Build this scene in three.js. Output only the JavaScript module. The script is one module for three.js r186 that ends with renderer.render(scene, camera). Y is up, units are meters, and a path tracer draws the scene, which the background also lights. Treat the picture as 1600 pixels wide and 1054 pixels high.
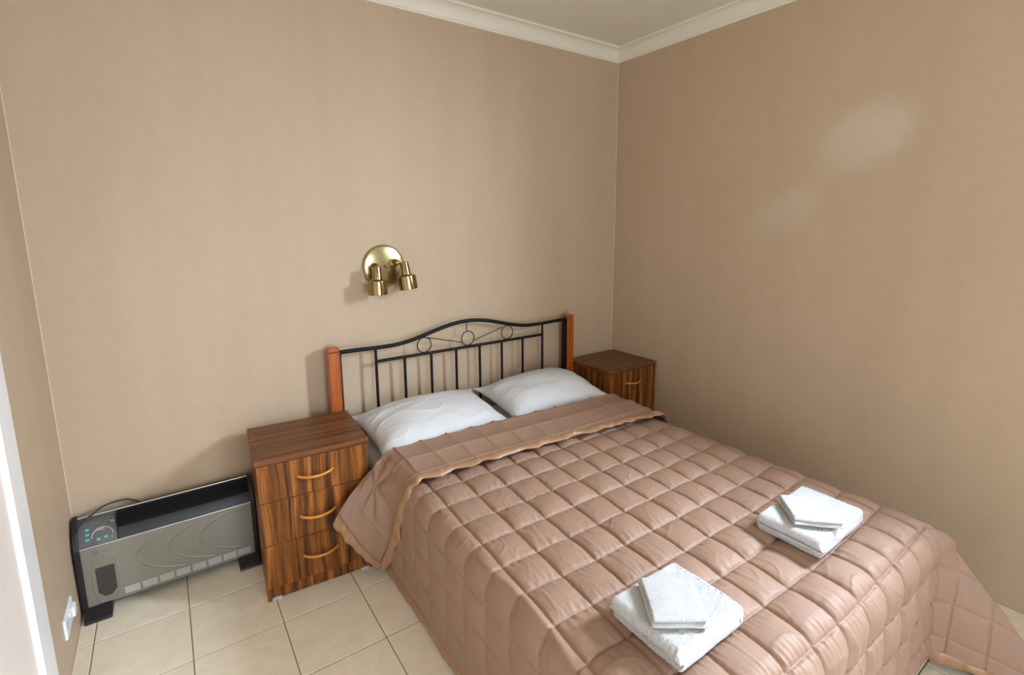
import * as THREE from 'three';
import { RoundedBoxGeometry } from 'three/addons/geometries/RoundedBoxGeometry.js';
import { mergeGeometries, mergeVertices } from 'three/addons/utils/BufferGeometryUtils.js';
import { ImprovedNoise } from 'three/addons/math/ImprovedNoise.js';
import { RectAreaLightUniformsLib } from 'three/addons/lights/RectAreaLightUniformsLib.js';

// ---------------------------------------------------------------- camera, sky, light, exposure
// axes: x along the bed wall from the left wall, y up, z out from the bed wall; metres
const scene = new THREE.Scene();
const camera = new THREE.PerspectiveCamera(2 * Math.atan(527 / 783.347) * 180 / Math.PI, 1600 / 1054, 0.05, 60);
camera.position.set(0.4026, 1.5198, 2.5227);
camera.rotation.set(-0.167, -0.607, -0.007, 'YXZ');
camera.setViewOffset(1600, 1054, 0, 43.95, 1600, 1054);
camera.updateProjectionMatrix();

const renderer = new THREE.WebGLRenderer({ antialias: true });
renderer.toneMapping = THREE.LinearToneMapping;
renderer.toneMappingExposure = 1.36;
renderer.shadowMap.enabled = true;

scene.background = new THREE.Color().setRGB(0.80, 0.90, 1.0);     // overcast daylight outside the window
RectAreaLightUniformsLib.init();
const ROOM = { w: 3.036, d: 4.2, h: 2.655 };
const WIN = { z0: 2.26, z1: 2.72, y0: 1.54, y1: 2.32 };               // window in the wall along the bed, beyond the bed's foot
// the bright sky outside that window, above the neighbouring roofs: its light slopes down through the opening
const daylight = new THREE.RectAreaLight(new THREE.Color().setRGB(0.86, 1.0, 1.2), 160, 2.8, 1.05);
daylight.position.set(ROOM.w + 0.72, 2.5, 3.66);
daylight.lookAt(daylight.position.x - 1, daylight.position.y - 0.3, daylight.position.z);
daylight.name = 'window_daylight';
scene.add(daylight);
const GLASSDOOR = { x0: 0.25, x1: 1.75, y0: 0.06, y1: 2.1 };        // glazed door in the wall opposite the bed head
const doorlight = new THREE.RectAreaLight(new THREE.Color().setRGB(0.86, 1.0, 1.2), 4.6, GLASSDOOR.x1 - GLASSDOOR.x0 - 0.12, GLASSDOOR.y1 - GLASSDOOR.y0 - 0.12);
doorlight.position.set((GLASSDOOR.x0 + GLASSDOOR.x1) / 2, (GLASSDOOR.y0 + GLASSDOOR.y1) / 2, ROOM.d - 0.02);
doorlight.lookAt(doorlight.position.x, doorlight.position.y, 0);
doorlight.name = 'glazed_door_daylight';
scene.add(doorlight);

// ---------------------------------------------------------------- helpers
const noise = new ImprovedNoise();
const N = (x, y, z = 0.37) => noise.noise(x, y, z);
const fbm = (x, y, z = 0.37) => N(x, y, z) * 0.55 + N(x * 2.1, y * 2.1, z + 3.1) * 0.28 + N(x * 4.3, y * 4.3, z + 7.7) * 0.17;
const clamp = (v, a, b) => Math.min(b, Math.max(a, v));
const mix = (a, b, t) => a + (b - a) * t;
const smooth = (a, b, t) => { t = clamp((t - a) / (b - a), 0, 1); return t * t * (3 - 2 * t); };
let seed = 7;
const rand = () => { seed = (seed * 1664525 + 1013904223) >>> 0; return seed / 4294967296; };

function dataTexture(w, h, fn, srgb = true) {
  const d = new Uint8Array(w * h * 4);
  for (let y = 0; y < h; y++) for (let x = 0; x < w; x++) {
    const c = fn((x + 0.5) / w, (y + 0.5) / h), o = (y * w + x) * 4;
    d[o] = clamp(c[0], 0, 255); d[o + 1] = clamp(c[1], 0, 255); d[o + 2] = clamp(c[2], 0, 255); d[o + 3] = 255;
  }
  const t = new THREE.DataTexture(d, w, h);
  t.wrapS = t.wrapT = THREE.RepeatWrapping; t.magFilter = THREE.LinearFilter; t.minFilter = THREE.LinearFilter;
  if (srgb) t.colorSpace = THREE.SRGBColorSpace;
  t.needsUpdate = true;
  return t;
}
const rgbmix = (a, b, t) => [mix(a[0], b[0], t), mix(a[1], b[1], t), mix(a[2], b[2], t)];
function scaled(t, sx, sy) { const c = t.clone(); c.repeat.set(sx, sy); c.needsUpdate = true; return c; }

const taken = {};
function numbered(name) { const k = taken[name] = (taken[name] ?? -1) + 1; return k ? `${name}_${String(k).padStart(3, '0')}` : name; }
function place(o) { o.castShadow = true; o.receiveShadow = true; return o; }
function thing(name, label, category, pos = [0, 0, 0], turn = 0, group) {
  const o = new THREE.Group(); o.name = numbered(name); o.position.set(...pos); o.rotation.y = turn;
  o.userData = { label, category }; if (group) o.userData.group = group;
  scene.add(o); return o;
}
function part(name, geo, mat, parent, label) {
  const m = place(new THREE.Mesh(geo, mat)); m.name = name; if (label) m.userData.label = label; parent.add(m); return m;
}
function struct(name, geo, mat, label) {
  const m = geo ? place(new THREE.Mesh(geo, mat)) : new THREE.Group(); m.name = name; m.userData = { kind: 'structure', label, category: name.split('_')[0] }; scene.add(m); return m;
}
// uv in metres from the dominant face direction; "along" is the axis that v follows
function metreUV(g, along = 'y', du = 0, dv = 0) {
  const p = g.attributes.position, n = g.attributes.normal, uv = new Float32Array(p.count * 2);
  const ax = { x: 0, y: 1, z: 2 }[along];
  for (let i = 0; i < p.count; i++) {
    const P = [p.getX(i), p.getY(i), p.getZ(i)], A = [Math.abs(n.getX(i)), Math.abs(n.getY(i)), Math.abs(n.getZ(i))];
    const k = A[0] > A[1] && A[0] > A[2] ? 0 : A[1] > A[2] ? 1 : 2, rest = [0, 1, 2].filter((j) => j !== k);
    let v = ax, u;
    if (k === ax) { v = rest[0]; u = rest[1]; } else u = rest.find((j) => j !== ax);
    uv[2 * i] = P[u] + du; uv[2 * i + 1] = P[v] + dv;
  }
  g.setAttribute('uv', new THREE.BufferAttribute(uv, 2)); return g;
}
function box(x0, x1, y0, y1, z0, z1, r = 0, along, du, dv) {
  const w = x1 - x0, h = y1 - y0, d = z1 - z0;
  const g = r ? new RoundedBoxGeometry(w, h, d, 2, Math.min(r, w / 2.01, h / 2.01, d / 2.01)) : new THREE.BoxGeometry(w, h, d);
  g.translate((x0 + x1) / 2, (y0 + y1) / 2, (z0 + z1) / 2);
  return metreUV(g, along || 'y', du, dv);
}
function merged(list) { return mergeGeometries(list.map((g) => { const c = g.index ? g.toNonIndexed() : g; for (const k of Object.keys(c.attributes)) if (!['position', 'normal', 'uv'].includes(k)) c.deleteAttribute(k); return c; })); }
function tube(points, r, seg = 64, radial = 10, closed = false) {
  const c = new THREE.CatmullRomCurve3(points.map((p) => new THREE.Vector3(...p)), closed, 'catmullrom', 0.5);
  return new THREE.TubeGeometry(c, seg, r, radial, closed);
}
function rod(a, b, r, radial = 10) {
  const A = new THREE.Vector3(...a), B = new THREE.Vector3(...b), L = A.distanceTo(B);
  const g = new THREE.CylinderGeometry(r, r, L, radial);
  g.applyQuaternion(new THREE.Quaternion().setFromUnitVectors(new THREE.Vector3(0, 1, 0), B.clone().sub(A).normalize()));
  return g.translate((A.x + B.x) / 2, (A.y + B.y) / 2, (A.z + B.z) / 2);
}
function grid(nu, nv, fn, flip = false) {           // fn(u, v) -> [x, y, z, s, t]
  const pos = new Float32Array((nu + 1) * (nv + 1) * 3), uv = new Float32Array((nu + 1) * (nv + 1) * 2), idx = [];
  for (let j = 0; j <= nv; j++) for (let i = 0; i <= nu; i++) {
    const c = fn(i / nu, j / nv), k = j * (nu + 1) + i;
    pos.set([c[0], c[1], c[2]], k * 3); uv.set([c[3] ?? i / nu, c[4] ?? j / nv], k * 2);
    if (i < nu && j < nv) { const a = k, b = k + 1, e = k + nu + 1, f = e + 1; flip ? idx.push(a, b, e, b, f, e) : idx.push(a, e, b, b, e, f); }
  }
  const g = new THREE.BufferGeometry();
  g.setAttribute('position', new THREE.BufferAttribute(pos, 3)); g.setAttribute('uv', new THREE.BufferAttribute(uv, 2)); g.setIndex(idx); g.computeVertexNormals();
  return g;
}
function displace(g, fn) {                           // fn(i, u, v, p) -> distance along the smooth normal
  const p = g.attributes.position, n = g.attributes.normal, uv = g.attributes.uv, o = p.array.slice();
  for (let i = 0; i < p.count; i++) {
    const d = fn(i, uv.getX(i), uv.getY(i), [o[3 * i], o[3 * i + 1], o[3 * i + 2]]);
    p.setXYZ(i, o[3 * i] + n.getX(i) * d, o[3 * i + 1] + n.getY(i) * d, o[3 * i + 2] + n.getZ(i) * d);
  }
  g.computeVertexNormals(); return g;
}

// ---------------------------------------------------------------- materials
const rollerBump = dataTexture(256, 256, (u, v) => { const t = 128 + 60 * fbm(u * 24, v * 24, 1.3) + 50 * N(u * 60, v * 60, 9.1); return [t, t, t]; }, false);
const wallMap = dataTexture(1024, 1024, (u, v) => {
  const t = fbm(u * 6, v * 3, 2.2) * 5 + N(u * 26, v * 2.5, 5.1) * 3 + N(u * 90, v * 60, 8.8) * 2;
  return [189 + t, 166 + t * 1.0, 138 + t * 1.05];
});
const wallMat = new THREE.MeshPhysicalMaterial({ map: scaled(wallMap, 1 / 3.2, 1 / 3.2), roughness: 0.5, bumpMap: scaled(rollerBump, 3.3, 3.3), bumpScale: 0.0006, specularIntensity: 0.6 });
const ceilMat = new THREE.MeshStandardMaterial({ color: 0xe0d9c6, roughness: 0.8 });
const corniceMat = new THREE.MeshStandardMaterial({ color: 0xe5decb, roughness: 0.55 });
const whitePaint = new THREE.MeshPhysicalMaterial({ color: 0xe9e6e2, roughness: 0.35 });
const creamPaint = new THREE.MeshPhysicalMaterial({ color: 0xe6d8cc, roughness: 0.45 });
const groutMat = new THREE.MeshStandardMaterial({ color: 0x9a7c56, roughness: 0.95 });
const tileMap = dataTexture(1024, 1024, (u, v) => {
  const w = fbm(u * 5, v * 5, 4.4), s = fbm(u * 5 + w * 1.2 + v * 3, v * 11 + w * 2, 6.1), f = N(u * 120, v * 120, 1.1);
  return [238 + s * 13 + f * 2, 226 + s * 14 + f * 2, 202 + s * 17 + f * 2];
});
const tileMat = new THREE.MeshPhysicalMaterial({ map: tileMap, roughness: 0.3, specularIntensity: 0.8 });

function woodTexture(z, dark, midc, light, cath = 1) {       // u across the grain, v along it; covers 0.5 m by 1 m
  return dataTexture(512, 1024, (u, v) => {
    const warp = fbm(u * 3, v * 1.6, z) * 0.35 * cath, x = u + warp * 0.16;
    const broad = fbm(x * 15, v * 0.8, z + 2), ring = Math.sin((x * 26 + N(x * 4, v * 1.2, z + 5) * 5 * cath) * 2.4);
    const fine = N(x * 130, v * 5, z + 8), pore = N(u * 260, v * 16, z + 12);
    let t = 0.5 + broad * 0.95 + ring * 0.13 + fine * 0.24; const streak = N(x * 34, v * 1.1, z + 21); if (streak > 0.22) t -= (streak - 0.22) * 1.3;
    let c = t < 0.5 ? rgbmix(dark, midc, clamp(t * 2, 0, 1)) : rgbmix(midc, light, clamp(t * 2 - 1, 0, 1));
    const k = pore > 0.25 ? 0.86 : 1;
    return c.map((q) => q * k);
  });
}
const walnutMap = woodTexture(3.3, [64, 35, 14], [124, 72, 28], [176, 112, 48]);
const walnut = new THREE.MeshPhysicalMaterial({ map: scaled(walnutMap, 2, 1), roughness: 0.38, specularIntensity: 0.5 });
const walnutTopMap = woodTexture(9.1, [84, 50, 26], [114, 70, 38], [136, 86, 46], 0.4);
const walnutTop = new THREE.MeshPhysicalMaterial({ map: scaled(walnutTopMap, 2, 1), roughness: 0.36, specularIntensity: 0.5 });
const cherryMap = woodTexture(14.7, [134, 56, 9], [164, 76, 14], [186, 96, 26], 0.3);
const cherry = new THREE.MeshPhysicalMaterial({ map: scaled(cherryMap, 2, 1), roughness: 0.35, clearcoat: 0.5, clearcoatRoughness: 0.2 });
const amber = new THREE.MeshPhysicalMaterial({ color: 0xc47f22, roughness: 0.3, clearcoat: 0.6, clearcoatRoughness: 0.2 });
const blackMetal = new THREE.MeshPhysicalMaterial({ color: 0x0c0b0b, roughness: 0.5, specularIntensity: 0.5 });
const blackPlastic = new THREE.MeshPhysicalMaterial({ color: 0x17161a, roughness: 0.45 });
const deepBlack = new THREE.MeshPhysicalMaterial({ color: 0x0b0b0c, roughness: 0.5 });
const silver = new THREE.MeshPhysicalMaterial({ color: 0x8f8c80, roughness: 0.42, metalness: 0.55 });
const silverTrim = new THREE.MeshPhysicalMaterial({ color: 0xd8d6d0, roughness: 0.3, metalness: 0.7 });
const slotPale = new THREE.MeshStandardMaterial({ color: 0xdedcd6, roughness: 0.5 });
const brass = new THREE.MeshPhysicalMaterial({ color: new THREE.Color().setRGB(0.38, 0.275, 0.125), roughness: 0.14, metalness: 1 });
const brassDisc = new THREE.MeshPhysicalMaterial({ color: new THREE.Color().setRGB(0.45, 0.37, 0.19), roughness: 0.24, metalness: 1 });
const weave = dataTexture(256, 256, (u, v) => { const t = 128 + 40 * Math.sin(u * 402) * Math.sin(v * 402) + 40 * N(u * 30, v * 30, 2.5); return [t, t, t]; }, false);
const quiltMat = new THREE.MeshPhysicalMaterial({ color: 0x9b7b66, roughness: 0.6, sheen: 0.3, sheenRoughness: 0.4, sheenColor: new THREE.Color().setRGB(0.8, 0.76, 0.76), side: THREE.DoubleSide, bumpMap: scaled(weave, 12, 12), bumpScale: 0.0002 });
const satinMat = new THREE.MeshPhysicalMaterial({ color: 0xa57d5c, roughness: 0.38, sheen: 0.3, sheenRoughness: 0.3, side: THREE.DoubleSide });
const linen = new THREE.MeshPhysicalMaterial({ color: 0xd2d2d2, roughness: 0.8, sheen: 0.2, side: THREE.DoubleSide, bumpMap: scaled(weave, 14, 14), bumpScale: 0.00015 });
const terryBump = dataTexture(256, 256, (u, v) => { const t = 128 + 110 * N(u * 44, v * 44, 3.9) + 60 * N(u * 90, v * 90, 5.9); return [t, t, t]; }, false);
const terry = new THREE.MeshPhysicalMaterial({ color: 0xcacac9, roughness: 0.95, bumpMap: scaled(terryBump, 9, 9), bumpScale: 0.003 });
const glass = new THREE.MeshPhysicalMaterial({ color: 0xffffff, roughness: 0.02, transmission: 1, thickness: 0, ior: 1.5 });
const smokedGlass = new THREE.MeshPhysicalMaterial({ color: 0x8d9094, roughness: 0.06, transmission: 0.85, thickness: 0, ior: 1.5 });
const outletWhite = new THREE.MeshPhysicalMaterial({ color: 0xeef0ec, roughness: 0.3 });

// ---------------------------------------------------------------- room shell
const T = 0.12;
{
  const floor = struct('floor', null, null, 'cream glossy ceramic tile floor with tan grout');
  part('grout_bed', box(-T, ROOM.w + T, -0.1, -0.0018, -T, ROOM.d + T), groutMat, floor, 'tan grout between the tiles');
  const J = 0.0036, X0 = 0.351, Z0 = 0.294, S = 0.3;
  const tileGeo = (w, d, k) => {                                    // chamfered slab
    const c = 0.0016, yb = -0.009, v = [], uv = [], idx = [];
    const ring = (e, y) => [[e, y, e], [w - e, y, e], [w - e, y, d - e], [e, y, d - e]];
    const off = [[0, 0], [0.37, 0.61], [0.71, 0.23], [0.13, 0.47], [0.55, 0.83], [0.89, 0.05], [0.29, 0.91], [0.63, 0.39]][k];
    const quad = (a, b, e, f) => { const o = v.length / 3; for (const q of [a, b, e, f]) { v.push(...q); uv.push(off[0] + (k % 2 ? q[0] : q[2]) / 0.9, off[1] + (k % 2 ? q[2] : q[0]) / 0.9); } idx.push(o, o + 1, o + 2, o, o + 2, o + 3); };
    const top = ring(c, 0), mid = ring(0, -c), bot = ring(0, yb);
    quad(top[3], top[2], top[1], top[0]);
    for (let i = 0; i < 4; i++) { const j = (i + 1) % 4; quad(top[i], top[j], mid[j], mid[i]); quad(mid[i], mid[j], bot[j], bot[i]); }
    const g = new THREE.BufferGeometry(); g.setAttribute('position', new THREE.Float32BufferAttribute(v, 3)); g.setAttribute('uv', new THREE.Float32BufferAttribute(uv, 2)); g.setIndex(idx);
    const h = g.toNonIndexed(); h.computeVertexNormals(); return h;
  };
  const cache = {};
  for (let i = -2; i <= 8; i++) for (let k = -1; k <= 13; k++) {
    const x0 = Math.max(X0 + i * S + J / 2, 0), x1 = Math.min(X0 + (i + 1) * S - J / 2, ROOM.w), z0 = Math.max(Z0 + k * S + J / 2, 0), z1 = Math.min(Z0 + (k + 1) * S - J / 2, ROOM.d);
    if (x1 - x0 < 0.01 || z1 - z0 < 0.01) continue;
    const variant = Math.floor(rand() * 8), key = [(x1 - x0).toFixed(4), (z1 - z0).toFixed(4), variant].join();
    cache[key] ??= tileGeo(x1 - x0, z1 - z0, variant);
    const m = part(numbered('tile'), cache[key], tileMat, floor); m.position.set(x0, (rand() - 0.5) * 0.0004, z0);
  }
  struct('ceiling', box(-T, ROOM.w + T, ROOM.h, ROOM.h + 0.1, -T, ROOM.d + T), ceilMat, 'off-white painted flat ceiling');
  struct('wall_back', box(-T, ROOM.w + T, 0, ROOM.h, -T, 0), wallMat, 'beige painted wall behind the bed headboard');
  const wx = ROOM.w;
  struct('wall_right', merged([box(wx, wx + T, 0, ROOM.h, 0, WIN.z0), box(wx, wx + T, 0, ROOM.h, WIN.z1, ROOM.d), box(wx, wx + T, 0, WIN.y0, WIN.z0, WIN.z1), box(wx, wx + T, WIN.y1, ROOM.h, WIN.z0, WIN.z1)]), wallMat, 'beige satin painted wall along the side of the bed');
  // left wall with a doorway
  const D = { z0: 0.77, z1: 1.6, y1: 2.06 };
  struct('wall_left', merged([box(-T, 0, 0, ROOM.h, 0, D.z0), box(-T, 0, 0, ROOM.h, D.z1, ROOM.d), box(-T, 0, D.y1, ROOM.h, D.z0, D.z1)]), wallMat, 'beige painted wall beside the heater, with a doorway');
  const door = struct('door_1', null, null, 'cream painted door in the wall near the heater');
  part('leaf', box(-0.04, 0.004, 0.006, D.y1 - 0.004, D.z0 + 0.003, D.z1 - 0.004, 0.003), creamPaint, door);
  part('backing', box(-T, -0.05, 0, D.y1, D.z0, D.z1), creamPaint, door);
  part('handle', merged([rod([-0.005, 1.0, 1.52], [0.045, 1.0, 1.52], 0.009), rod([0.04, 1.0, 1.525], [0.04, 1.0, 1.41], 0.008)]), silverTrim, door, 'metal lever handle');
  const arch = (z0, z1, y0, y1, vert) => {                          // bevelled architrave board on the wall face
    const s = new THREE.Shape(), w = vert ? z1 - z0 : y1 - y0; s.moveTo(0, 0); s.lineTo(w, 0); s.lineTo(w, 0.014); s.lineTo(w - 0.006, 0.018); s.lineTo(0.03, 0.018); s.lineTo(0, 0.008); s.closePath();
    const g = new THREE.ExtrudeGeometry(s, { depth: vert ? y1 - y0 : z1 - z0, bevelEnabled: false });
    return g;
  };
  const a1 = arch(0.62, 0.772, 0, 2.2, true); a1.applyMatrix4(new THREE.Matrix4().makeBasis(new THREE.Vector3(0, 0, 1), new THREE.Vector3(1, 0, 0), new THREE.Vector3(0, 1, 0))); a1.translate(0, 0, 0.62);
  const a2 = box(0, 0.018, 0, 2.2, 1.598, 1.75, 0.003);
  const trim = struct('trim_1', null, null, 'white bevelled architrave round the cream door');
  part('board', a1, new THREE.MeshPhysicalMaterial({ color: 0xe9e6e2, roughness: 0.35, side: THREE.DoubleSide }), trim);
  part('board', a2, trim.children[0].material, trim);
  part('board', box(0, 0.018, D.y1, D.y1 + 0.14, 0.772, 1.598, 0.003), whitePaint, trim);
  const G = GLASSDOOR, zd = ROOM.d;
  struct('wall_front', merged([box(-T, G.x0, 0, ROOM.h, zd, zd + T), box(G.x1, wx + T, 0, ROOM.h, zd, zd + T), box(G.x0, G.x1, G.y1, ROOM.h, zd, zd + T), box(G.x0, G.x1, 0, G.y0, zd, zd + T)]), wallMat, 'beige painted wall opposite the headboard');
  const gd = struct('door_2', null, null, 'white framed glazed door opposite the bed'), gm = (G.x0 + G.x1) / 2;
  const bar = (x0, x1, y0, y1) => box(x0, x1, y0, y1, zd + 0.03, zd + 0.08);
  part('door_frame', merged([bar(G.x0, G.x0 + 0.06, G.y0, G.y1), bar(G.x1 - 0.06, G.x1, G.y0, G.y1), bar(gm - 0.03, gm + 0.03, G.y0 + 0.06, G.y1 - 0.06), bar(G.x0 + 0.06, G.x1 - 0.06, G.y0, G.y0 + 0.06), bar(G.x0 + 0.06, G.x1 - 0.06, G.y1 - 0.06, G.y1)]), whitePaint, gd);
  for (const [x0, x1] of [[G.x0 + 0.06, gm - 0.03], [gm + 0.03, G.x1 - 0.06]]) part('pane', box(x0, x1, G.y0 + 0.06, G.y1 - 0.06, zd + 0.052, zd + 0.057), glass, gd);
  const w = struct('window_1', null, null, 'white framed window in the wall along the bed side');
  const xf = wx + 0.05, f = 0.045;
  part('window_frame', merged([box(xf, xf + 0.05, WIN.y0, WIN.y1, WIN.z0, WIN.z0 + f), box(xf, xf + 0.05, WIN.y0, WIN.y1, WIN.z1 - f, WIN.z1), box(xf, xf + 0.05, WIN.y0, WIN.y0 + f, WIN.z0 + f, WIN.z1 - f), box(xf, xf + 0.05, WIN.y1 - f, WIN.y1, WIN.z0 + f, WIN.z1 - f)]), whitePaint, w);
  part('pane', box(xf + 0.022, xf + 0.026, WIN.y0 + f, WIN.y1 - f, WIN.z0 + f, WIN.z1 - f), glass, w);
  part('window_sill', box(wx - 0.05, wx + 0.05, WIN.y0 - 0.025, WIN.y0, WIN.z0 - 0.01, WIN.z1 + 0.01, 0.004), whitePaint, w);
  const bead = new THREE.MeshStandardMaterial({ color: 0xc9b69b, roughness: 0.6 });
  struct('trim_6', rod([ROOM.w - 0.0015, 0, 0.0015], [ROOM.w - 0.0015, 2.577, 0.0015], 0.0032, 8), bead, 'thin pale filler line in the wall corner behind the corner table');
  struct('trim_7', rod([0.0015, 0, 0.0015], [0.0015, 2.577, 0.0015], 0.0032, 8), bead, 'thin pale filler line in the wall corner behind the heater');
  // cove cornice, one mitred run for each wall
  const prof = [[0, 2.575], [0.006, 2.575], [0.008, 2.582]];
  for (let i = 0; i <= 10; i++) { const t = i / 10 * Math.PI / 2; prof.push([0.012 + 0.044 * (1 - Math.cos(t)), 2.585 + 0.058 * Math.sin(t)]); }
  prof.push([0.058, 2.643], [0.064, 2.644], [0.066, ROOM.h]);
  const cornice = (A, B, inA, inB, label, n) => {
    const g = grid(1, prof.length - 1, (u, v) => { const [d, y] = prof[Math.round(v * (prof.length - 1))]; const P = u < 0.5 ? [A[0] + inA[0] * d, A[1] + inA[1] * d] : [B[0] + inB[0] * d, B[1] + inB[1] * d]; return [P[0], y, P[1]]; }).toNonIndexed();
    g.computeVertexNormals();
    struct('trim_' + n, g, new THREE.MeshStandardMaterial({ color: 0xe5decb, roughness: 0.55, side: THREE.DoubleSide }), label);
  };
  const W = ROOM.w, Dp = ROOM.d;
  cornice([0, 0], [W, 0], [1, 1], [-1, 1], 'cream cove cornice above the headboard wall', 2);
  cornice([W, 0], [W, Dp], [-1, 1], [-1, -1], 'cream cove cornice above the wall along the bed side', 3);
  cornice([W, Dp], [0, Dp], [-1, -1], [1, -1], 'cream cove cornice above the window wall', 4);
  cornice([0, Dp], [0, 0], [1, -1], [1, 1], 'cream cove cornice above the door wall', 5);
}

// ---------------------------------------------------------------- bed frame
{
  const bed = thing('bed_frame', 'double bed frame with black metal bar headboard and orange-brown wooden posts', 'bed', [1.7945, 0, 0]);
  const zc = 0.0725, hx = 0.7575;
  for (const s of [-1, 1]) {
    const xo = s * hx, p = part('post', merged([box(xo - 0.0275, xo + 0.0275, 0, 0.915, 0.045, 0.1, 0.003, 'y', xo), box(xo - 0.0275, xo + 0.0275, 0.916, 0.938, 0.045, 0.1, 0.005, 'y', xo)]), cherry, bed, 'orange-brown varnished wooden post');
    const xi = xo - s * 0.031;
    part('post_channel', box(xi - 0.004, xi + 0.004, 0.1, 0.912, 0.05, 0.096, 0.001), blackMetal, p, 'black metal strip on the inner face of the post');
  }
  const railY = (dx) => 0.904 + 0.079 * (Math.abs(dx) < 0.47 ? Math.cos(Math.PI * dx / 0.94) ** 2 : 0) + 0.004 * smooth(0.5, 0.7, Math.abs(dx));
  const pts = []; for (let i = 0; i <= 48; i++) { const dx = -0.727 + 1.454 * i / 48; pts.push([dx, railY(dx), zc]); }
  part('arched_rail', tube(pts, 0.0105, 120, 12), blackMetal, bed, 'black arched top tube');
  part('cross_rail', rod([-0.54, 0.832, zc], [0.54, 0.832, zc], 0.0085, 12), blackMetal, bed);
  for (let k = 0; k < 8; k++) { const x = -0.5425 + 0.155 * k, top = k === 0 || k === 7 ? railY(x) : 0.832; part('bar', rod([x, 0.3, zc], [x, top, zc], 0.0075, 12), blackMetal, bed); }
  part('bottom_rail', rod([-0.727, 0.3, zc], [0.727, 0.3, zc], 0.011, 12), blackMetal, bed);
  for (const x of [-0.272, 0, 0.272]) { const t = new THREE.TorusGeometry(0.041, 0.003, 8, 48); t.translate(x, 0.832 + 0.049, zc); part('ring', t, blackMetal, bed, 'black wire ring between the rails'); }
  part('scroll_wire', rod([-0.252, 0.918, zc], [-0.036, 0.862, zc], 0.0026, 8), blackMetal, bed);
  part('scroll_wire', rod([0.036, 0.862, zc], [0.236, 0.916, zc], 0.0026, 8), blackMetal, bed);
  part('scroll_wire', rod([-0.006, 0.922, zc], [-0.006, railY(0), zc], 0.0026, 8), blackMetal, bed);
  for (const s of [-1, 1]) part('side_rail', box(s * 0.66 - 0.02, s * 0.66 + 0.02, 0.12, 0.225, 0.1, 1.99, 0.003), blackMetal, bed);
  part('platform', box(-0.64, 0.64, 0.2, 0.225, 0.12, 1.99, 0.003), blackMetal, bed);
  for (const s of [-1, 1]) part('leg', box(s * 0.64 - 0.025, s * 0.64 + 0.025, 0, 0.2, 1.9, 1.95, 0.003), blackMetal, bed);
}

// ---------------------------------------------------------------- mattress and pillows
{
  const g = new RoundedBoxGeometry(1.36, 0.245, 1.89, 6, 0.045); g.translate(1.7945, 0.349, 1.06);
  const m = place(new THREE.Mesh(g, linen)); m.name = 'mattress'; m.userData = { label: 'white sheeted mattress under the brown quilt', category: 'mattress' }; scene.add(m);
}
{
  // white sheet over the mattress head, hanging down beside the bedside table
  const X = 1.142, R = 0.05, Yt = 0.4745, sheet = (off, flip) => grid(70, 60, (u, v) => {
    const t = mix(-0.62, 0.22, u), z = mix(0.14, 0.54, v), Rr = R + off; let x, y;
    if (t < 0) { x = X - t; y = Yt + off; } else { const q = Math.min(t / Rr, Math.PI / 2), rest = Math.max(0, t - Rr * Math.PI / 2); x = X - Rr * Math.sin(q); y = Yt - R + Rr * Math.cos(q) - rest; x += 0.004 * N(z * 22, 5.5) * smooth(0, 0.1, rest); }
    return [x, y, z, t, z];
  }, flip);
  const g = merged([sheet(0.003, true), sheet(0, false)]);
  const m = place(new THREE.Mesh(g, linen)); m.name = 'sheet'; m.userData = { label: 'white bed sheet hanging beside the bedside table, under the pillows', category: 'sheet' }; scene.add(m);
}
function pillow(label, cx, cz, w, d, t, y, pitch, turn, roll, zs, tips, wrinkle) {
  const sheet = (sgn) => grid(96, 72, (u, v) => {
    const a = u * 2 - 1, b = v * 2 - 1, ea = Math.pow(Math.max(0, 1 - Math.pow(Math.abs(a), 2.6)), 0.62), eb = Math.pow(Math.max(0, 1 - Math.pow(Math.abs(b), 2.4)), 0.6);
    const pinch = 1 - 0.07 * (1 - Math.abs(a) ** 2) * Math.abs(b) ** 3, pinch2 = 1 - 0.06 * (1 - b * b) * Math.abs(a) ** 3;
    const corner = Math.abs(a * b) ** 6 * tips;
    let h = sgn * t / 2 * ea * eb * (sgn > 0 ? 1.25 : 0.75);
    const r = Math.hypot(a, b), ang = Math.atan2(b, a);
    if (sgn > 0) {
      const e = ea * eb;
      h += e * 0.012 * N(a * 1.5 + zs, b * 1.7, zs);
      const f1 = N(a * 1.7 + b * 0.9 + zs * 3, b * 2.0 - a * 0.8, zs + 4) / 0.10, f2 = N(a * 2.6 - b * 1.3 + zs, b * 1.7 + a * 0.6, zs + 9) / 0.08;
      h += Math.min(1, e * 2.5) * (0.0052 * Math.exp(-f1 * f1) + 0.0028 * Math.exp(-f2 * f2)) * wrinkle;
      h += 0.0022 * Math.sin(ang * 11 + 3 * N(r * 2, ang, zs)) * smooth(0.6, 0.95, r) * Math.min(1, e * 3);
    }
    return [a * w / 2 * pinch2 * (1 + corner * 0.05), h + corner * 0.006, b * d / 2 * pinch * (1 + corner * 0.05), u * w, v * d];
  }, sgn < 0);
  const up = sheet(1), dn = sheet(-1);
  const g = mergeVertices(merged([up, dn]).deleteAttribute('normal'), 1e-4); g.computeVertexNormals();
  const m = place(new THREE.Mesh(g, linen)); m.name = numbered('pillow'); m.position.set(cx, y, cz); m.rotation.set(pitch, turn, roll, 'YXZ');
  m.userData = { label, category: 'pillow', group: 'white pillows at the headboard' }; scene.add(m);
}
pillow('white wrinkled pillow next to the bedside table by the heater', 1.447, 0.315, 0.69, 0.44, 0.17, 0.542, 0.15, 0.02, 0.01, 1.7, 1, 0.5);
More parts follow.
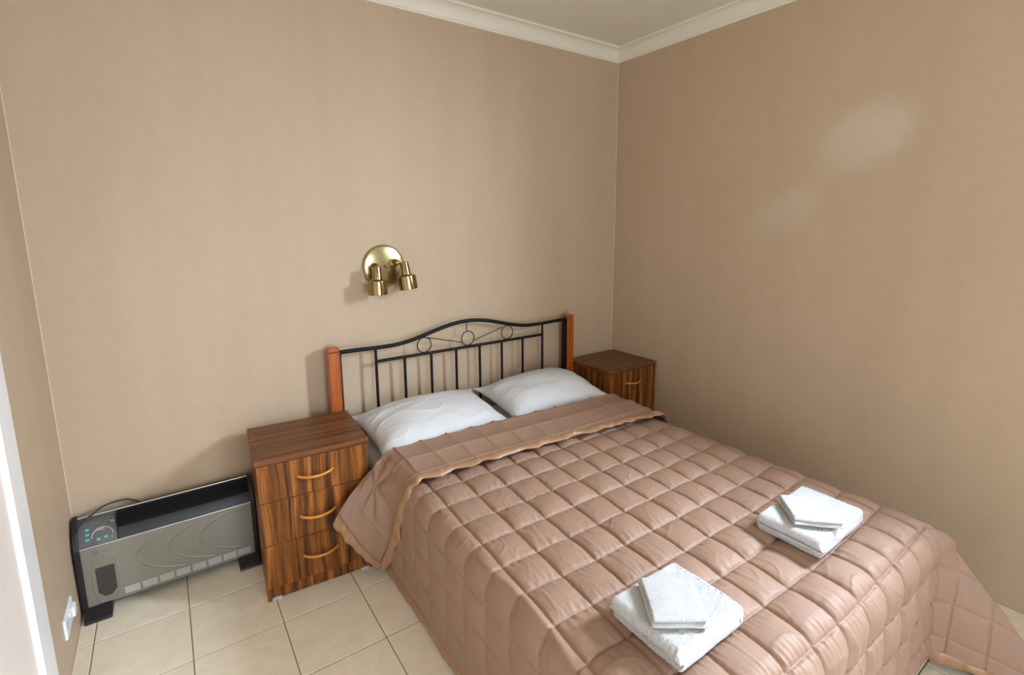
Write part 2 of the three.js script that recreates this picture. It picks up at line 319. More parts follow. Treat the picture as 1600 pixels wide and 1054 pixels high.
pillow('smooth plump white pillow next to the bedside table in the room corner', 2.155, 0.31, 0.66, 0.42, 0.18, 0.545, 0.12, -0.03, 0, 5.3, 1.4, 0.35);

// ---------------------------------------------------------------- quilt
{
  const quilt = thing('quilt', 'taupe square-stitched quilt with satin hem, turned down at the pillows', 'quilt', [0, 0, 0]);
  const R = 0.07, XL = 1.085 + R, XR = 2.50 - R, ZF = 2.085 - R, Y = 0.503, DROP = 0.475, QA = 0.1275, QB = 0.13, A0 = 1.79, B0 = 1.0;
  const arc = R * Math.PI / 2;
  const crown = (a, b) => 0.012 * Math.sin(Math.PI * clamp((a - 1.0) / 1.58, 0, 1)) * smooth(2.1, 1.7, b) + 0.006 * fbm(a * 2.3, b * 2.3, 4.4);
  const skew = (a, b) => a - 0.045 * (b - 1.25) * smooth(1.0, 1.25, a) * smooth(2.6, 2.4, a);
  // cloth point (a across, b along the bed) -> place; beyond the mattress edge the cloth rolls over and hangs, corners stick out as wings
  function drape(a, b, lift = 0) {
    const da = a < XL ? XL - a : a > XR ? a - XR : 0, db = Math.max(0, b - ZF), side = a < XL ? -1 : 1, rho = Math.hypot(da, db);
    const bx = clamp(a, XL, XR), bz = Math.min(b, ZF);
    let x = bx, y = Y + lift + crown(a, b) * (rho > 0 ? Math.max(0, 1 - rho / 0.1) : 1), z = bz;
    if (rho > 0) {
      const th = Math.atan2(da, db), Rl = R + lift, q = Math.min(rho / Rl, Math.PI / 2), out = Rl * Math.sin(q), fall = Rl * (1 - Math.cos(q)), rest = Math.max(0, rho - Rl * Math.PI / 2);
      const m = 1 - Math.abs(th - Math.PI / 4) / (Math.PI / 4), front = th < Math.PI / 4 ? 1 : -1;
      const ph = 38 * Math.PI / 180 * m, wing = (72 + front * 10 * (1 - m)) * Math.PI / 180;
      const sq = Math.sin(q) * m;
      const o = [Math.sin(th) * side, Math.cos(th)], H = [Math.cos(wing) * side, Math.sin(wing)];
      x += o[0] * out + 0.016 * side * sq + H[0] * Math.sin(ph) * rest; z += o[1] * out + 0.052 * sq + H[1] * Math.sin(ph) * rest; y -= fall + Math.cos(ph) * rest;
      const hang = smooth(0.05, 0.35, rest);                        // gentle waves where the cloth hangs free
      if (da > db) x += side * 0.008 * hang * N(b * 3.1, 2.2) * (1 - m); else z += 0.01 * hang * N(a * 4.3, 7.2) * (1 - m);
      if (da > 0 && db === 0 && side > 0) x += 0.04 * rest;
      if (da === 0 && db > 0) z += 0.02 * rest;
    }
    return [x, y, z];
  }
  function puff(a, b, amp, gather) {
    const wa = skew2(a, b) + 0.004 * N(a * 5, b * 5, 1.1), wb = b + 0.005 * N(a * 4, b * 6, 2.7) - 0.02 * Math.sin(Math.PI * clamp((a - 1.1) / 1.4, 0, 1));
    const ka = (wa - A0) / QA, kb = (wb - B0) / QB, fa = Math.abs(ka - Math.round(ka)) * QA, fb = Math.abs(kb - Math.round(kb)) * QB;   // distance to the nearest seam
    const pa = Math.sin(Math.PI * fa / QA), pb = Math.sin(Math.PI * fb / QB);
    const ca = Math.floor(ka), cb = Math.floor(kb), cell = 0.8 + 0.4 * (0.5 + 0.5 * Math.sin(ca * 12.99 + cb * 78.23));
    let h = 0.0165 * cell * Math.pow(pa, 0.45) * Math.pow(pb, 0.5);
    const line = 0.0042 * Math.exp(-((fa / 0.004) ** 2)) + 0.0028 * Math.exp(-((fb / 0.004) ** 2));
    const nearB = Math.exp(-fb / 0.022) * (1 - Math.exp(-fb / 0.005)), nearA = Math.exp(-fa / 0.018) * (1 - Math.exp(-fa / 0.005));
    h += gather * (0.0062 * nearB * N(a * 80, b * 14 + cb * 9.1, 3.3) + 0.0030 * nearA * N(b * 70, a * 12 + ca * 5.1, 6.3));
    const c1 = N(a * 5 + b * 9 + ca * 3.7, b * 4 - a * 9 + cb * 2.9, 8.1) / 0.055, c2 = N(a * 16 + cb * 1.7, b * 5 + ca * 4.1, 11.1) / 0.07;   // loose creases inside the squares
    const some = 0.5 + 0.5 * Math.sin(ca * 4.1 + cb * 7.7);
    h += gather * Math.min(1, pa * pb * 2) * (0.0015 * some * Math.exp(-c1 * c1) + 0.0016 * (1 - some) * Math.exp(-c2 * c2));
    return h * amp - line * Math.max(amp, 0.6);
  }
  function skew2(a, b) { return a + 0.05 * (b - 1.25); }
  const amount = (a, b) => {
    let k = a < XL ? mix(1, 0.5, smooth(0, 0.12, XL - a)) : mix(1, 0.4, smooth(-0.04, 0.06, a - XR));
    if (b > ZF && a > XR) k *= mix(1, 0.55, smooth(0.02, 0.12, Math.min(b - ZF, a - XR)));      // the stretched corner lies flatter
    return k;
  };
  const END = arc + Y - R - 0.075;                                   // cloth length beyond the inset edge, down to the hem
  const a0 = XL - END - 0.03, a1 = XR + END, b0 = 0.53, b1 = ZF + END;
  const main = grid(820, 700, (u, v) => { const a = mix(a0, a1, u), b = mix(b0, b1, v); return [...drape(a, b), a, b]; });
  displace(main, (i, a, b) => {
    let h = puff(a, b, amount(a, b), b > ZF ? 1.4 : 1);
    const rd = a - (1.118 + 0.012 * Math.sin(b * 9) - 0.03 * (b - 1.4)); // loose ridge of cloth along the edge above the floor
    h += 0.012 * Math.exp(-((rd / 0.013) ** 2)) * smooth(1.3, 1.42, b) * smooth(2.0, 1.8, b);
    return h;
  });
  part('quilted_cover', main, quiltMat, quilt);

  // flattened satin roll that follows an edge of the cloth
  function hem(fn, n, half, thick, wob) {                            // fn(t) -> { p, d (out of the cloth), n }
    const M = 12;
    return grid(n, M, (u, v) => {
      const f = fn(u), ang = v * Math.PI * 2, k = 1 + wob * N(u * n * 0.11, 3.3, 1.9), kt = 1 + wob * 1.5 * N(u * n * 0.16, 8.3, 4.9) + wob * 0.8 * N(u * n * 0.5, 2.3, 4.9);
      const e = half * (1 + Math.cos(ang)) * k - 0.004, s = thick * Math.sin(ang) * kt;
      return [f.p[0] + f.d[0] * e + f.n[0] * s, f.p[1] + f.d[1] * e + f.n[1] * s, f.p[2] + f.d[2] * e + f.n[2] * s, u * n * 0.01, v * 0.08];
    });
  }
  const sub = (a, b) => [a[0] - b[0], a[1] - b[1], a[2] - b[2]], norm = (a) => { const l = Math.hypot(...a) || 1; return a.map((q) => q / l); }, cross = (a, b) => [a[1] * b[2] - a[2] * b[1], a[2] * b[0] - a[0] * b[2], a[0] * b[1] - a[1] * b[0]];
  function frame(P, along, outward) { const p = P(0, 0), d = norm(sub(P(0, 0), P(0, -0.01))), t = norm(sub(P(0.01, 0), P(-0.01, 0))); return { p, d, n: norm(cross(t, d)) }; }
  const hl = hem((t) => { const b = mix(b0, b1, t); return frame((s, o) => drape(a0 - o, b + s)); }, 260, 0.018, 0.008, 0.5);
  const hr = hem((t) => { const b = mix(b0, b1, t); return frame((s, o) => drape(a1 + o, b + s)); }, 260, 0.018, 0.008, 0.5);
  const hf = hem((t) => { const a = mix(a0, a1, t); return frame((s, o) => drape(a + s, b1 + o)); }, 300, 0.02, 0.010, 0.6);
  part('satin_hem', merged([hl, hr, hf]), satinMat, quilt, 'shiny tan satin hem near the floor');

  // head end turned back towards the foot; s runs over the fold to the turned-down hem
  const zFold = (a) => 0.505 + 0.045 * smooth(1.1, 2.5, a), zHem = (a) => 0.80 + 0.095 * clamp((a - 1.1) / 1.4, 0, 1) + 0.006 * N(a * 7, 4.4);
  const rl = 0.024;
  const over = (a, s) => {                                           // s 0..1 : first quarter is the rounded fold
    const z0 = zFold(a), z1 = zHem(a);
    if (s < 0.2) { const q = s / 0.2 * Math.PI; return [z0 + rl - rl * Math.sin(q), Y + 0.006 + rl * (1 - Math.cos(q))]; }
    const k = (s - 0.2) / 0.8; return [mix(z0 + rl, z1, k), Y + 0.006 + 2 * rl - 0.012 * smooth(0.5, 1, k)];
  };
  const bez = (p, t) => { const q = 1 - t; return [0, 1, 2].map((i) => q * q * q * p[0][i] + 3 * q * q * t * p[1][i] + 3 * q * t * t * p[2][i] + t * t * t * p[3][i]); };
  const mid = (A, B, t) => [mix(A[0], B[0], t), mix(A[1], B[1], t), mix(A[2], B[2], t)];
  const FL = 0.50;                                                   // cloth length that hangs over the side
  function turned(a, s) {
    if (a >= XL && a <= XR) { const [z, y] = over(a, s); return [a, y + crown(a, z), z]; }
    if (a > XR) {
      const t = a - XR, [z, y] = over(XR, s), lift = y - Y, Rl = R + lift, q = Math.min(t / Rl, Math.PI / 2), rest = Math.max(0, t - Rl * Math.PI / 2);
      return [XR + Rl * Math.sin(q) + 0.05 * rest, y + crown(XR, z) * (1 - q / 1.6) - Rl * (1 - Math.cos(q)) - rest, z];
    }
    const t = clamp((XL - a) / FL, 0, 1), [z, y] = over(XL, s), P0 = [XL, y + crown(XL, z), z], k = smooth(0.05, 1, s) * 0.5 + s * 0.5;
    const head = [P0, [1.085, y + 0.002, z], [0.985, 0.46, 0.525], [0.893, 0.345, 0.545]], foot = [P0, [1.045, y + 0.002, z], [1.085, 0.26, 0.70], [1.045, 0.075, 0.585]];
    const ctl = [0, 1, 2, 3].map((i) => mid(head[i], foot[i], k));
    const bulge = Math.sin(Math.PI * k);
    ctl[2][0] -= 0.012 * bulge; ctl[2][2] += 0.02 * bulge; ctl[3][1] -= 0.02 * bulge; ctl[3][2] += 0.012 * bulge;
    const P = bez(ctl, t);
    const dx = k - 0.42, dt = t - 0.52;                              // pinched dimple with creases running out of it
    P[2] -= 0.022 * Math.exp(-(dx * dx / 0.05 + dt * dt / 0.03)) * 0.8;
    return P;
  }
  const ta0 = XL - FL, ta1 = XR + 0.42;
  const fold = grid(420, 70, (u, v) => { const a = mix(ta0, ta1, u); return [...turned(a, v), a, v]; }, true);
  displace(fold, (i, a, v) => {
    const L = zHem(a) - zFold(a), b = B0 + 0.004 + (v - 0.2) / 0.8 * L - 0.01, edge = smooth(0, 0.12, v);
    const sideL = a < XL ? mix(1, 0.55, smooth(0, 0.1, XL - a)) : 1;
    let h = puff(a - 0.05 * (b - 1.25), b, 0.5 * sideL * edge, 0.7);
    if (a < XL) { const t = (XL - a) / FL, k = v, ang = Math.atan2(t - 0.52, k - 0.42), r = Math.hypot(t - 0.52, (k - 0.42)); h += 0.006 * Math.sin(ang * 6 + 1.2) * smooth(0.02, 0.12, r) * smooth(0.5, 0.2, r); }
    return -h * -1;
  });
  part('turned_down_fold', fold, quiltMat, quilt);
  const h1 = hem((t) => { const a = mix(ta0, ta1, t); return frame((s, o) => turned(a + s, 1 + o / 0.3)); }, 300, 0.0205, 0.010, 0.6);
  const h2 = hem((t) => { const P = (s, o) => { const v = clamp(t + s * 2, 0, 1); const e = turned(ta0, v), f = turned(ta0 + 0.012, v); return [e[0] + (e[0] - f[0]) / 0.012 * o, e[1] + (e[1] - f[1]) / 0.012 * o, e[2] + (e[2] - f[2]) / 0.012 * o]; }; return frame(P); }, 70, 0.021, 0.009, 0.4);
  part('satin_hem', merged([h1, h2]), satinMat, quilt, 'shiny tan satin hem of the turned-down edge');
}

// ---------------------------------------------------------------- towels
function foldedSlab(w, d, layers, fray, zs, mat) {                   // folded cloth: rounded fold edges stacked on the -x side, extruded along z
  const prof = []; let y = 0;
  const H = layers.reduce((s, l) => s + l[0], 0);
  for (let i = 0; i <= 14; i++) prof.push([mix(-w / 2 + layers[0][1] + 0.012, w / 2 - 0.012, i / 14), 0]);
  for (let i = 0; i <= 8; i++) { const q = i / 8 * Math.PI - Math.PI / 2, r = Math.min(0.016, H / 2); prof.push([w / 2 - r + r * Math.cos(q), q < 0 ? r + r * Math.sin(q) : H - r + r * Math.sin(q)]); }
  for (let i = 0; i <= 24; i++) prof.push([mix(w / 2 - 0.014, -w / 2 + layers[layers.length - 1][1] + 0.014, i / 24), H]);
  let top = H;
  for (let k = layers.length - 1; k >= 0; k--) {
    const [h, inset] = layers[k], r = h / 2, cx = -w / 2 + inset + r;
    for (let i = 1; i < 12; i++) { const q = Math.PI / 2 + i / 12 * Math.PI; prof.push([cx + r * Math.cos(q) * 1.1, top - r + r * Math.sin(q)]); }
    top -= h;
    if (k > 0) { prof.push([cx + 0.006, top + 0.0007], [cx + 0.03, top + 0.0004], [cx + 0.03, top - 0.0004], [-w / 2 + layers[k - 1][1] + layers[k - 1][0] / 2 + 0.006, top - 0.0007]); }
  }
  const n = prof.length, nz = 64;
  const g = grid(n, nz + 16, (u, v) => {
    const p = prof[Math.round(u * n) % n]; let k = v * (nz + 16), z, s = 1;
    const e = 8, rc = 0.012;
    const cap = (c) => { const q = c / e * Math.PI / 2; return [rc * Math.sin(q), Math.cos(q)]; };
    let inset = 0;
    if (k < e) { const [o, c] = cap(e - k); z = -d / 2 + rc - o; inset = 1 - c; } else if (k > nz + e) { const [o, c] = cap(k - nz - e); z = d / 2 - rc + o; inset = 1 - c; } else z = mix(-d / 2 + rc, d / 2 - rc, (k - e) / nz);
    const full = k === 0 || k === nz + 16;
    const cy = H / 2, py = cy + (p[1] - cy) * (1 - inset * (full ? 1 : 0.95)), px = p[0] * (1 - inset * 0.04);
    const sag = 0.0035 * N(px * 9, z * 9, zs) + 0.002 * N(px * 22, z * 22, zs + 2);
    return [px + 0.004 * N(z * 12, py * 60, zs), Math.max(0, py + sag * (py / H)), z + 0.003 * N(px * 14, py * 50, zs + 5), p[0] + p[1], z];
  }, true);
  const m = mergeVertices(g.deleteAttribute('normal'), 1e-5); m.computeVertexNormals();
  displace(m, (i, u, v, P) => fray * smooth(d / 2, d / 2 - 0.014, Math.abs(P[2])) * (N(P[0] * 420, P[2] * 420, P[1] * 420 + zs) + 0.7 * N(P[0] * 190, P[2] * 190, P[1] * 190 + zs)));
  return m;
}
{
  const t1 = place(new THREE.Mesh(foldedSlab(0.255, 0.215, [[0.028, 0.012], [0.036, 0]], 0.002, 1.3), terry));
  t1.name = numbered('bath_towel'); t1.position.set(1.372, 0.526, 1.838); t1.rotation.y = 0.0;
  t1.userData = { label: 'folded white bath towel on the quilt edge facing the heater', category: 'towel', group: 'folded bath towels on the bed' }; scene.add(t1);
  const t2 = place(new THREE.Mesh(foldedSlab(0.31, 0.20, [[0.016, 0.016], [0.014, 0.004], [0.033, 0]], 0.0014, 4.1), terry));
  t2.name = numbered('bath_towel'); t2.position.set(2.065, 0.526, 1.838); t2.rotation.y = 0.02;
  t2.userData = { label: 'folded white bath towel on the quilt side nearer the bare wall', category: 'towel', group: 'folded bath towels on the bed' }; scene.add(t2);
  const cloth = (w, d, zs) => { const lo = foldedSlab(w, d, [[0.013, 0.0]], 0.001, zs), up = foldedSlab(w - 0.004, d - 0.006, [[0.013, 0.0]], 0.001, zs + 3); up.translate(0.001, 0.0125, -0.002); return merged([lo, up]); };
  const f1 = place(new THREE.Mesh(cloth(0.134, 0.15, 6.6), terry));
  f1.name = numbered('face_cloth'); f1.position.set(1.346, 0.594, 1.846); f1.rotation.y = -0.63;
  f1.userData = { label: 'small white face cloth lying askew on the towel facing the heater', category: 'face cloth', group: 'face cloths on the towels' }; scene.add(f1);
  const f2 = place(new THREE.Mesh(cloth(0.146, 0.15, 8.2), terry));
  f2.name = numbered('face_cloth'); f2.position.set(2.03, 0.594, 1.85); f2.rotation.y = -0.78;
  f2.userData = { label: 'small white face cloth lying askew on the towel nearer the bare wall', category: 'face cloth', group: 'face cloths on the towels' }; scene.add(f2);
}

// ---------------------------------------------------------------- bedside tables
function bedside(label, pos, turn) {
  const t = thing('bedside_table', label, 'bedside table', pos, turn, 'walnut bedside tables');
  const W = 0.43, D = 0.37, H = 0.622, z1 = D / 2, s = 0.016;
  part('side_panel', box(-W / 2, -W / 2 + s, 0, 0.60, -z1, z1 - 0.004, 0.001, 'y', 0.13, 0.2), walnut, t);
  part('side_panel', box(W / 2 - s, W / 2, 0, 0.60, -z1, z1 - 0.004, 0.001, 'y', 0.37, 0.5), walnut, t);
  part('back_panel', box(-W / 2 + s, W / 2 - s, 0.03, 0.60, -z1, -z1 + 0.008), walnut, t);
  part('kick_board', box(-W / 2 + s, W / 2 - s, 0, 0.066, z1 - 0.03, z1 - 0.014, 0.001, 'y', 0.05, 0.1), walnut, t);
  part('table_top', box(-W / 2 - 0.006, W / 2 + 0.006, 0.6, H, -z1, z1 + 0.016, 0.002, 'x', 0.1, 0.2), walnutTop, t);
  const ys = [[0.067, 0.2525], [0.2555, 0.4385], [0.4415, 0.597]];
  ys.forEach(([y0, y1], k) => {
    const d = part('drawer', box(-W / 2 + 0.001, W / 2 - 0.001, y0, y1, z1 - 0.003, z1 + 0.013, 0.0015, 'y', 0.215 + k * 0.003, 0.1 + k * 0.02), walnut, t);
    const yc = [0.168, 0.345, 0.522][k], pts = [];
    for (let i = 0; i <= 16; i++) { const u = i / 16 * 2 - 1; pts.push([u * 0.066, yc - 0.004 * (1 - u * u), z1 + 0.013 + 0.027 * Math.pow(1 - u * u, 0.7)]); }
    const h = tube(pts, 0.0052, 40, 10); h.translate(0, -yc, 0); h.scale(1, 1.15, 1); h.translate(0, yc, 0);
    part('handle', merged([h, ...[-1, 1].map((q) => new THREE.SphereGeometry(0.0062, 10, 8).translate(q * 0.066, yc, z1 + 0.0135))]), amber, d, 'amber bow handle');
    part('drawer_box', box(-W / 2 + s + 0.012, W / 2 - s - 0.012, y0 + 0.012, y1 - 0.02, -z1 + 0.02, z1 - 0.003), walnut, d);
  });
  for (const q of [-1, 1]) part('floor_bracket', box(q * (W / 2 - s - 0.019) - 0.018, q * (W / 2 - s - 0.019) + 0.018, 0, 0.011, z1 - 0.014, z1 - 0.004, 0.001), silverTrim, t, 'small metal bracket at the floor');
  return t;
}
bedside('walnut three-drawer bedside table beside the heater', [0.845, 0, 0.282], -0.07);
bedside('walnut three-drawer bedside table in the room corner', [2.81, 0, 0.218], 0);

// ---------------------------------------------------------------- convector heater
{
  const h = thing('convector_heater', 'silver and black electric convector heater standing on the floor by the wall', 'heater', [0.3225, 0, 0.085]);
  const L = 0.298, zf = 0.035, y0 = 0.036, y1 = 0.288;               // front plane and its height
  // body: silver front with a black sloped top
  part('body', merged([box(-L, L, y0, 0.285, -0.035, zf - 0.006, 0.003), box(-L, L, 0.28, 0.375, -0.037, -0.03)]), deepBlack, h, 'black inner housing');
  const front = part('front_panel', box(-L, L, y0, y1, zf - 0.006, zf, 0.002), silver, h, 'silver-grey front panel with embossed arcs');
  part('panel_edge', rod([-L, y1, zf - 0.002], [L, y1, zf - 0.002], 0.0022, 8), silverTrim, front);
  part('back_edge', rod([-L, 0.386, -0.036], [L, 0.386, -0.036], 0.0028, 8), silverTrim, h);
  part('back_panel', box(-L, L, y0, 0.386, -0.042, -0.036, 0.001), blackPlastic, h);
  // outlet grille: thin fins along the heater on the sloping top, right of the control panel
  const xg = -0.175, slope = (t) => [mix(0.288, 0.384, t), mix(zf - 0.006, -0.032, t) + 0.006 * Math.sin(Math.PI * t)];
  part('outlet_lip', grid(1, 10, (u, v) => { const [y, z] = slope(v * 0.42); return [mix(xg, L, u), y, z]; }, true), new THREE.MeshPhysicalMaterial({ color: 0x201f20, roughness: 0.4, side: THREE.DoubleSide }), h);
  for (let k = 0; k < 11; k++) { const [y, z] = slope(0.46 + 0.5 * k / 10); part('grille_fin', box(xg, L, y - 0.001, y + 0.001, z - 0.012, z + 0.003), k < 2 ? blackPlastic : deepBlack, h); }
  part('grille_stay', box(xg - 0.004, xg, 0.286, 0.384, -0.034, 0.02, 0.001), blackPlastic, h);
  // control panel under a clear curved cover
  const ctl = part('control_panel', grid(1, 10, (u, v) => { const [y, z] = slope(v); return [mix(-L, xg - 0.004, u), y - 0.006, z - 0.006]; }, true), new THREE.MeshPhysicalMaterial({ color: 0x3c3b3a, roughness: 0.45, side: THREE.DoubleSide }), h, 'dark grey control panel with turquoise keys');
  part('clear_cover', grid(1, 16, (u, v) => { const [y, z] = slope(v); return [mix(-L, xg - 0.004, u), y + 0.003, z + 0.004]; }, true), new THREE.MeshPhysicalMaterial({ color: 0xffffff, roughness: 0.05, transmission: 0.95, thickness: 0, ior: 1.5, side: THREE.DoubleSide }), h, 'clear plastic cover');
  const turq = new THREE.MeshPhysicalMaterial({ color: 0x2fc0b0, roughness: 0.4 }), onSlope = (x, t, geo, dy = 0) => { const [y, z] = slope(t), [yb, zb] = slope(t + 0.02); geo.rotateX(Math.atan2(yb - y, -(zb - z))); return geo.translate(x, y - 0.006 + 0.0005 + dy, z - 0.006 + 0.0005 + dy); };
  const key = (x, t) => part('key', onSlope(x, t, new RoundedBoxGeometry(0.0125, 0.006, 0.0085, 1, 0.0015)), turq, ctl, 'turquoise key');
  key(-0.272, 0.62); key(-0.272, 0.46); key(-0.272, 0.29); key(-0.238, 0.22); key(-0.215, 0.25); key(-0.191, 0.72);
  part('dial_arc', onSlope(-0.225, 0.3, new THREE.TorusGeometry(0.034, 0.0018, 6, 32, Math.PI).rotateX(-Math.PI / 2)), silverTrim, ctl, 'pale arc round the dial');
  part('small_display', onSlope(-0.23, 0.56, new RoundedBoxGeometry(0.024, 0.004, 0.012, 1, 0.001)), new THREE.MeshPhysicalMaterial({ color: 0x8f8c86, roughness: 0.3 }), ctl);
  for (let k = 0; k < 5; k++) part('indicator', onSlope(-0.252 + 0.012 * k, 0.78, new THREE.SphereGeometry(0.0014, 6, 5)), silverTrim, ctl);
  for (let k = 0; k < 2; k++) part('screw', onSlope(-0.196 + 0.012 * k, 0.2, new THREE.SphereGeometry(0.0026, 8, 6)), silverTrim, ctl);
  // end caps
  for (const s of [-1, 1]) {
    const sh = new THREE.Shape(); sh.moveTo(-0.043, 0.03); sh.lineTo(0.036, 0.03); sh.quadraticCurveTo(0.043, 0.15, 0.040, 0.29); sh.quadraticCurveTo(0.02, 0.355, -0.024, 0.389); sh.quadraticCurveTo(-0.034, 0.394, -0.043, 0.392); sh.closePath();
    const g = new THREE.ExtrudeGeometry(sh, { depth: 0.012, bevelEnabled: true, bevelThickness: 0.003, bevelSize: 0.003, bevelSegments: 2, curveSegments: 10 });
    g.rotateY(-Math.PI / 2); g.translate(s > 0 ? L + 0.015 : -L - 0.003, 0, 0);
    part('end_cap', g, blackPlastic, h, 'black plastic end cap');
    const f = new THREE.Shape(); f.moveTo(-0.085, 0); f.lineTo(0.085, 0); f.lineTo(0.083, 0.008); f.lineTo(0.04, 0.036); f.lineTo(-0.04, 0.036); f.lineTo(-0.083, 0.008); f.closePath();
    const fg = new THREE.ExtrudeGeometry(f, { depth: 0.082, bevelEnabled: true, bevelThickness: 0.002, bevelSize: 0.002, bevelSegments: 1 });
    fg.rotateY(-Math.PI / 2); fg.translate(s > 0 ? L + 0.013 : -L - 0.011 + 0.084, 0.002, 0);
    part('foot', fg, blackPlastic, h, 'black sloped foot');
  }
  // embossed arcs, oval and slots on the front
  const emb = (pts, r) => { const g = tube(pts.map(([x, y]) => [x - 0.3225, y, zf - 0.0006]), r, 60, 8); g.translate(0, 0, -zf); g.scale(1, 1, 0.35); g.translate(0, 0, zf); return g; };
  const arcPts = (x0) => [[x0 + 0.105, 0.272], [x0 + 0.045, 0.248], [x0 + 0.006, 0.212], [x0 + 0.002, 0.182], [x0 + 0.03, 0.145], [x0 + 0.09, 0.108], [x0 + 0.155, 0.088]];
  for (const x0 of [0.196, 0.305, 0.418]) part('embossed_arc', emb(arcPts(x0), 0.0048), silver, front);
  const oval = []; for (let k = 0; k < 40; k++) { const q = k / 40 * Math.PI * 2, c = Math.cos(q), sn = Math.sin(q); oval.push([0.0925 + 0.041 * Math.sign(c) * Math.abs(c) ** 0.6, 0.142 + 0.1 * Math.sign(sn) * Math.abs(sn) ** 0.75]); }
  oval.push(oval[0]); part('embossed_oval', emb(oval, 0.003), silver, front);
  for (let k = 0; k < 20; k++) { const y = 0.192 - k * 0.0064, cut = k > 16 ? (k - 16) * 0.0055 : 0; part('louvre', box(0.062 + cut - 0.3225, 0.122 - cut - 0.3225, y - 0.002, y + 0.002, zf - 0.001, zf + 0.0012), deepBlack, front, 'black louvre slot'); }
  for (let c = 0; c < 8; c++) for (let r = 0; r < 4; r++) { const x = 0.143 + c * 0.0585 - 0.3225, y = 0.052 + r * 0.0075; part('inlet_slot', box(x, x + 0.05, y - 0.0013, y + 0.0013, zf - 0.001, zf + 0.0008), slotPale, front); }
  const ink = new THREE.MeshStandardMaterial({ color: 0x4a4844, roughness: 0.6 });
  part('warning_mark', merged([new THREE.TorusGeometry(0.0075, 0.0008, 6, 24).translate(0.0695 - 0.3225, 0.262, zf), rod([0.0645 - 0.3225, 0.267, zf], [0.0745 - 0.3225, 0.257, zf], 0.0007, 5)]), ink, front, 'round crossed-out warning mark');
  part('printed_line', box(0.082 - 0.3225, 0.112 - 0.3225, 0.2612, 0.2626, zf, zf + 0.0003), ink, front);
  // maker's script, too small in the photograph to read: a short run of slanted strokes
  const strokes = []; for (let k = 0; k < 9; k++) { const x = 0.555 + k * 0.0052 - 0.3225; strokes.push(rod([x, 0.2615, zf], [x + 0.0032, 0.2615 + (k % 4 === 0 ? 0.009 : 0.0055), zf], 0.0008, 5)); }
  part('script_mark', merged(strokes), ink, front, 'small dark script lettering');
  const cordPts = (l) => l.map(([x, y, z]) => [x - 0.3225, y, z - 0.085]);
  part('power_cord', tube(cordPts([[0.012, 0.30, 0.105], [0.018, 0.345, 0.102], [0.034, 0.376, 0.092], [0.07, 0.398, 0.07], [0.11, 0.412, 0.045], [0.15, 0.41, 0.025], [0.19, 0.398, 0.016], [0.23, 0.36, 0.014], [0.26, 0.25, 0.014], [0.27, 0.05, 0.014]]), 0.0032, 100, 8), blackPlastic, h, 'thin black power cord');
}

// ---------------------------------------------------------------- power outlet on the door wall
{
  const o = thing('power_outlet', 'white double power outlet low on the wall beside the heater', 'outlet', [0, 0.168, 0.345]);
  part('plate', box(0, 0.009, -0.037, 0.037, -0.075, 0.075, 0.003), outletWhite, o);
  part('switch', box(0.009, 0.013, 0.012, 0.026, -0.018, -0.006, 0.0015), outletWhite, o);
  part('switch', box(0.009, 0.013, 0.012, 0.026, 0.006, 0.018, 0.0015), outletWhite, o);
  part('plug', merged([box(0.009, 0.02, -0.022, 0.018, -0.062, -0.026, 0.004)]), outletWhite, o, 'white plug pushed into the outlet');
  for (const [dz, dy, a] of [[0.04, 0.006, 0.5], [0.052, 0.006, -0.5], [0.046, -0.012, 0]]) { const g = box(0.009, 0.0094, -0.005, 0.005, -0.001, 0.001); g.rotateX(a); g.translate(0, dy, dz); part('socket_slot', g, deepBlack, o); }
}

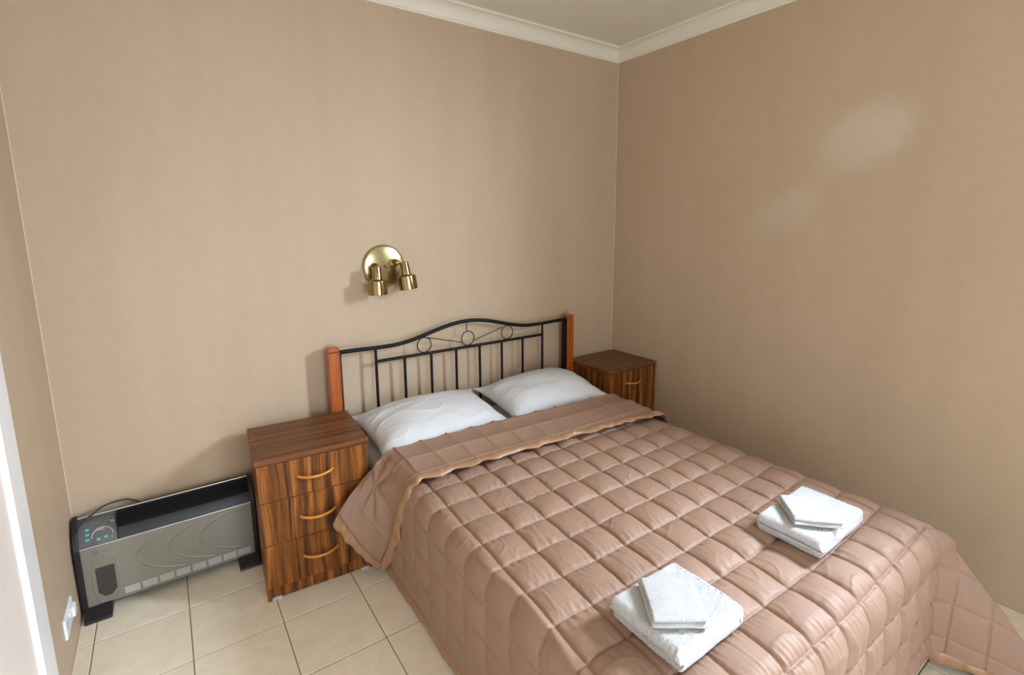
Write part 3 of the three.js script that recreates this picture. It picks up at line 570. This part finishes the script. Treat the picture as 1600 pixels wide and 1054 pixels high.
// ---------------------------------------------------------------- brass wall lamp
{
  const l = thing('wall_lamp', 'brass wall lamp with round backplate and two swivel spot heads', 'lamp', [1.342, 1.313, 0]);
  const disc = new THREE.LatheGeometry([[0, 0.026], [0.03, 0.0255], [0.06, 0.0235], [0.085, 0.02], [0.1, 0.0165], [0.105, 0.016], [0.109, 0.013], [0.11, 0.008], [0.11, 0]].map(([r, z]) => new THREE.Vector2(r, z)), 72);
  disc.rotateX(Math.PI / 2);
  const plate = part('backplate', disc, brassDisc, l, 'polished brass disc');
  for (let k = 0; k < 60; k++) { const q = k / 60 * Math.PI * 2; part('rim_bead', new THREE.SphereGeometry(0.0035, 6, 5).translate(Math.cos(q) * 0.1025, Math.sin(q) * 0.1025, 0.0165), brassDisc, plate); }
  part('finial', merged([new THREE.SphereGeometry(0.008, 14, 10).translate(0.003, 0.002, 0.034), rod([0.003, 0.002, 0.02], [0.003, 0.002, 0.034], 0.004)]), brass, plate);
  for (const [x, y, tilt, lean, ax] of [[-0.071, -0.028, 0.0, 0.06, -0.058], [0.083, -0.012, 0.1, 0.1, 0.05]]) {
    const arm = part('swivel_arm', merged([rod([ax, y + 0.03, 0.015], [ax, y + 0.03, 0.062], 0.008, 14), new THREE.SphereGeometry(0.0125, 14, 10).translate(ax, y + 0.03, 0.06), rod([ax, y + 0.03, 0.06], [x, y + 0.02, 0.095], 0.006, 12), new THREE.CylinderGeometry(0.019, 0.019, 0.03, 20).rotateX(Math.PI / 2).translate(ax, y + 0.03, 0.03)]), brass, l);
    // neck and wide cup, open below
    const g = new THREE.LatheGeometry([[0, 0.068], [0.018, 0.067], [0.0225, 0.063], [0.0255, 0.004], [0.028, 0.001], [0.0445, -0.003], [0.048, -0.008], [0.0485, -0.072], [0.0465, -0.074], [0.045, -0.072], [0.044, -0.012], [0.02, -0.006], [0, -0.006]].map(([r, q]) => new THREE.Vector2(r, q)), 48);
    g.rotateX(-lean); g.rotateZ(tilt); g.translate(x, y - 0.032 + 0.0, 0.098);
    const head = part('lamp_head', mergeVertices(g), brass, l, 'brass cup-shaped lamp head pointing down');
    const ringG = new THREE.TorusGeometry(0.0275, 0.0022, 8, 40).rotateX(Math.PI / 2); ringG.translate(0, 0.003, 0); ringG.rotateX(-lean); ringG.rotateZ(tilt); ringG.translate(x, y - 0.032, 0.098);
    part('collar', ringG, brass, head);
  }
}

// ---------------------------------------------------------------- ceiling spot lamps behind the camera; their beams make the two pale patches on the wall along the bed
for (const [at, aim, cone, cd, label] of [[[1.15, 2.56, 3.3], [3.036, 1.9, 1.52], 0.068, 4.2, 'small white ceiling spotlight throwing the larger pale patch on the wall'], [[0.95, 2.56, 3.3], [3.036, 1.58, 1.17], 0.046, 3.0, 'small white ceiling spotlight throwing the smaller pale patch on the wall']]) {
  const t = thing('ceiling_spotlight', label, 'spotlight', at, 0, 'ceiling spotlights');
  const d = new THREE.Vector3(...aim).sub(new THREE.Vector3(...at)).normalize(), q = new THREE.Quaternion().setFromUnitVectors(new THREE.Vector3(0, -1, 0), d);
  part('rose', new THREE.CylinderGeometry(0.035, 0.035, 0.012, 24).translate(0, 0.089, 0), whitePaint, t);
  part('stem', rod([0, 0.03, 0], [0, 0.085, 0], 0.006, 10), whitePaint, t);
  const can = new THREE.LatheGeometry([[0, 0.045], [0.024, 0.045], [0.028, 0.04], [0.03, -0.04], [0.027, -0.04], [0.025, -0.028], [0, -0.028]].map(([r, y]) => new THREE.Vector2(r, y)), 28); can.applyQuaternion(q);
  part('lamp_can', can, new THREE.MeshPhysicalMaterial({ color: 0xe9e6e2, roughness: 0.35, side: THREE.DoubleSide }), t);
  const bulb = new THREE.CylinderGeometry(0.022, 0.022, 0.003, 20).translate(0, -0.031, 0); bulb.applyQuaternion(q);
  part('bulb', bulb, new THREE.MeshStandardMaterial({ color: 0xffffff, emissive: new THREE.Color().setRGB(0.8, 0.92, 1.0), emissiveIntensity: 2 }), t);
  const s = new THREE.SpotLight(new THREE.Color().setRGB(0.5, 0.85, 1.3), cd, 0, cone, 1, 2); s.castShadow = true; s.name = 'spot_lamp_light';
  s.position.copy(new THREE.Vector3(...at).addScaledVector(d, 0.045)); s.target.position.set(...aim); scene.add(s, s.target);
}

scene.traverse((o) => { if (o.isMesh) { o.castShadow = true; o.receiveShadow = true; } });
renderer.render(scene, camera);
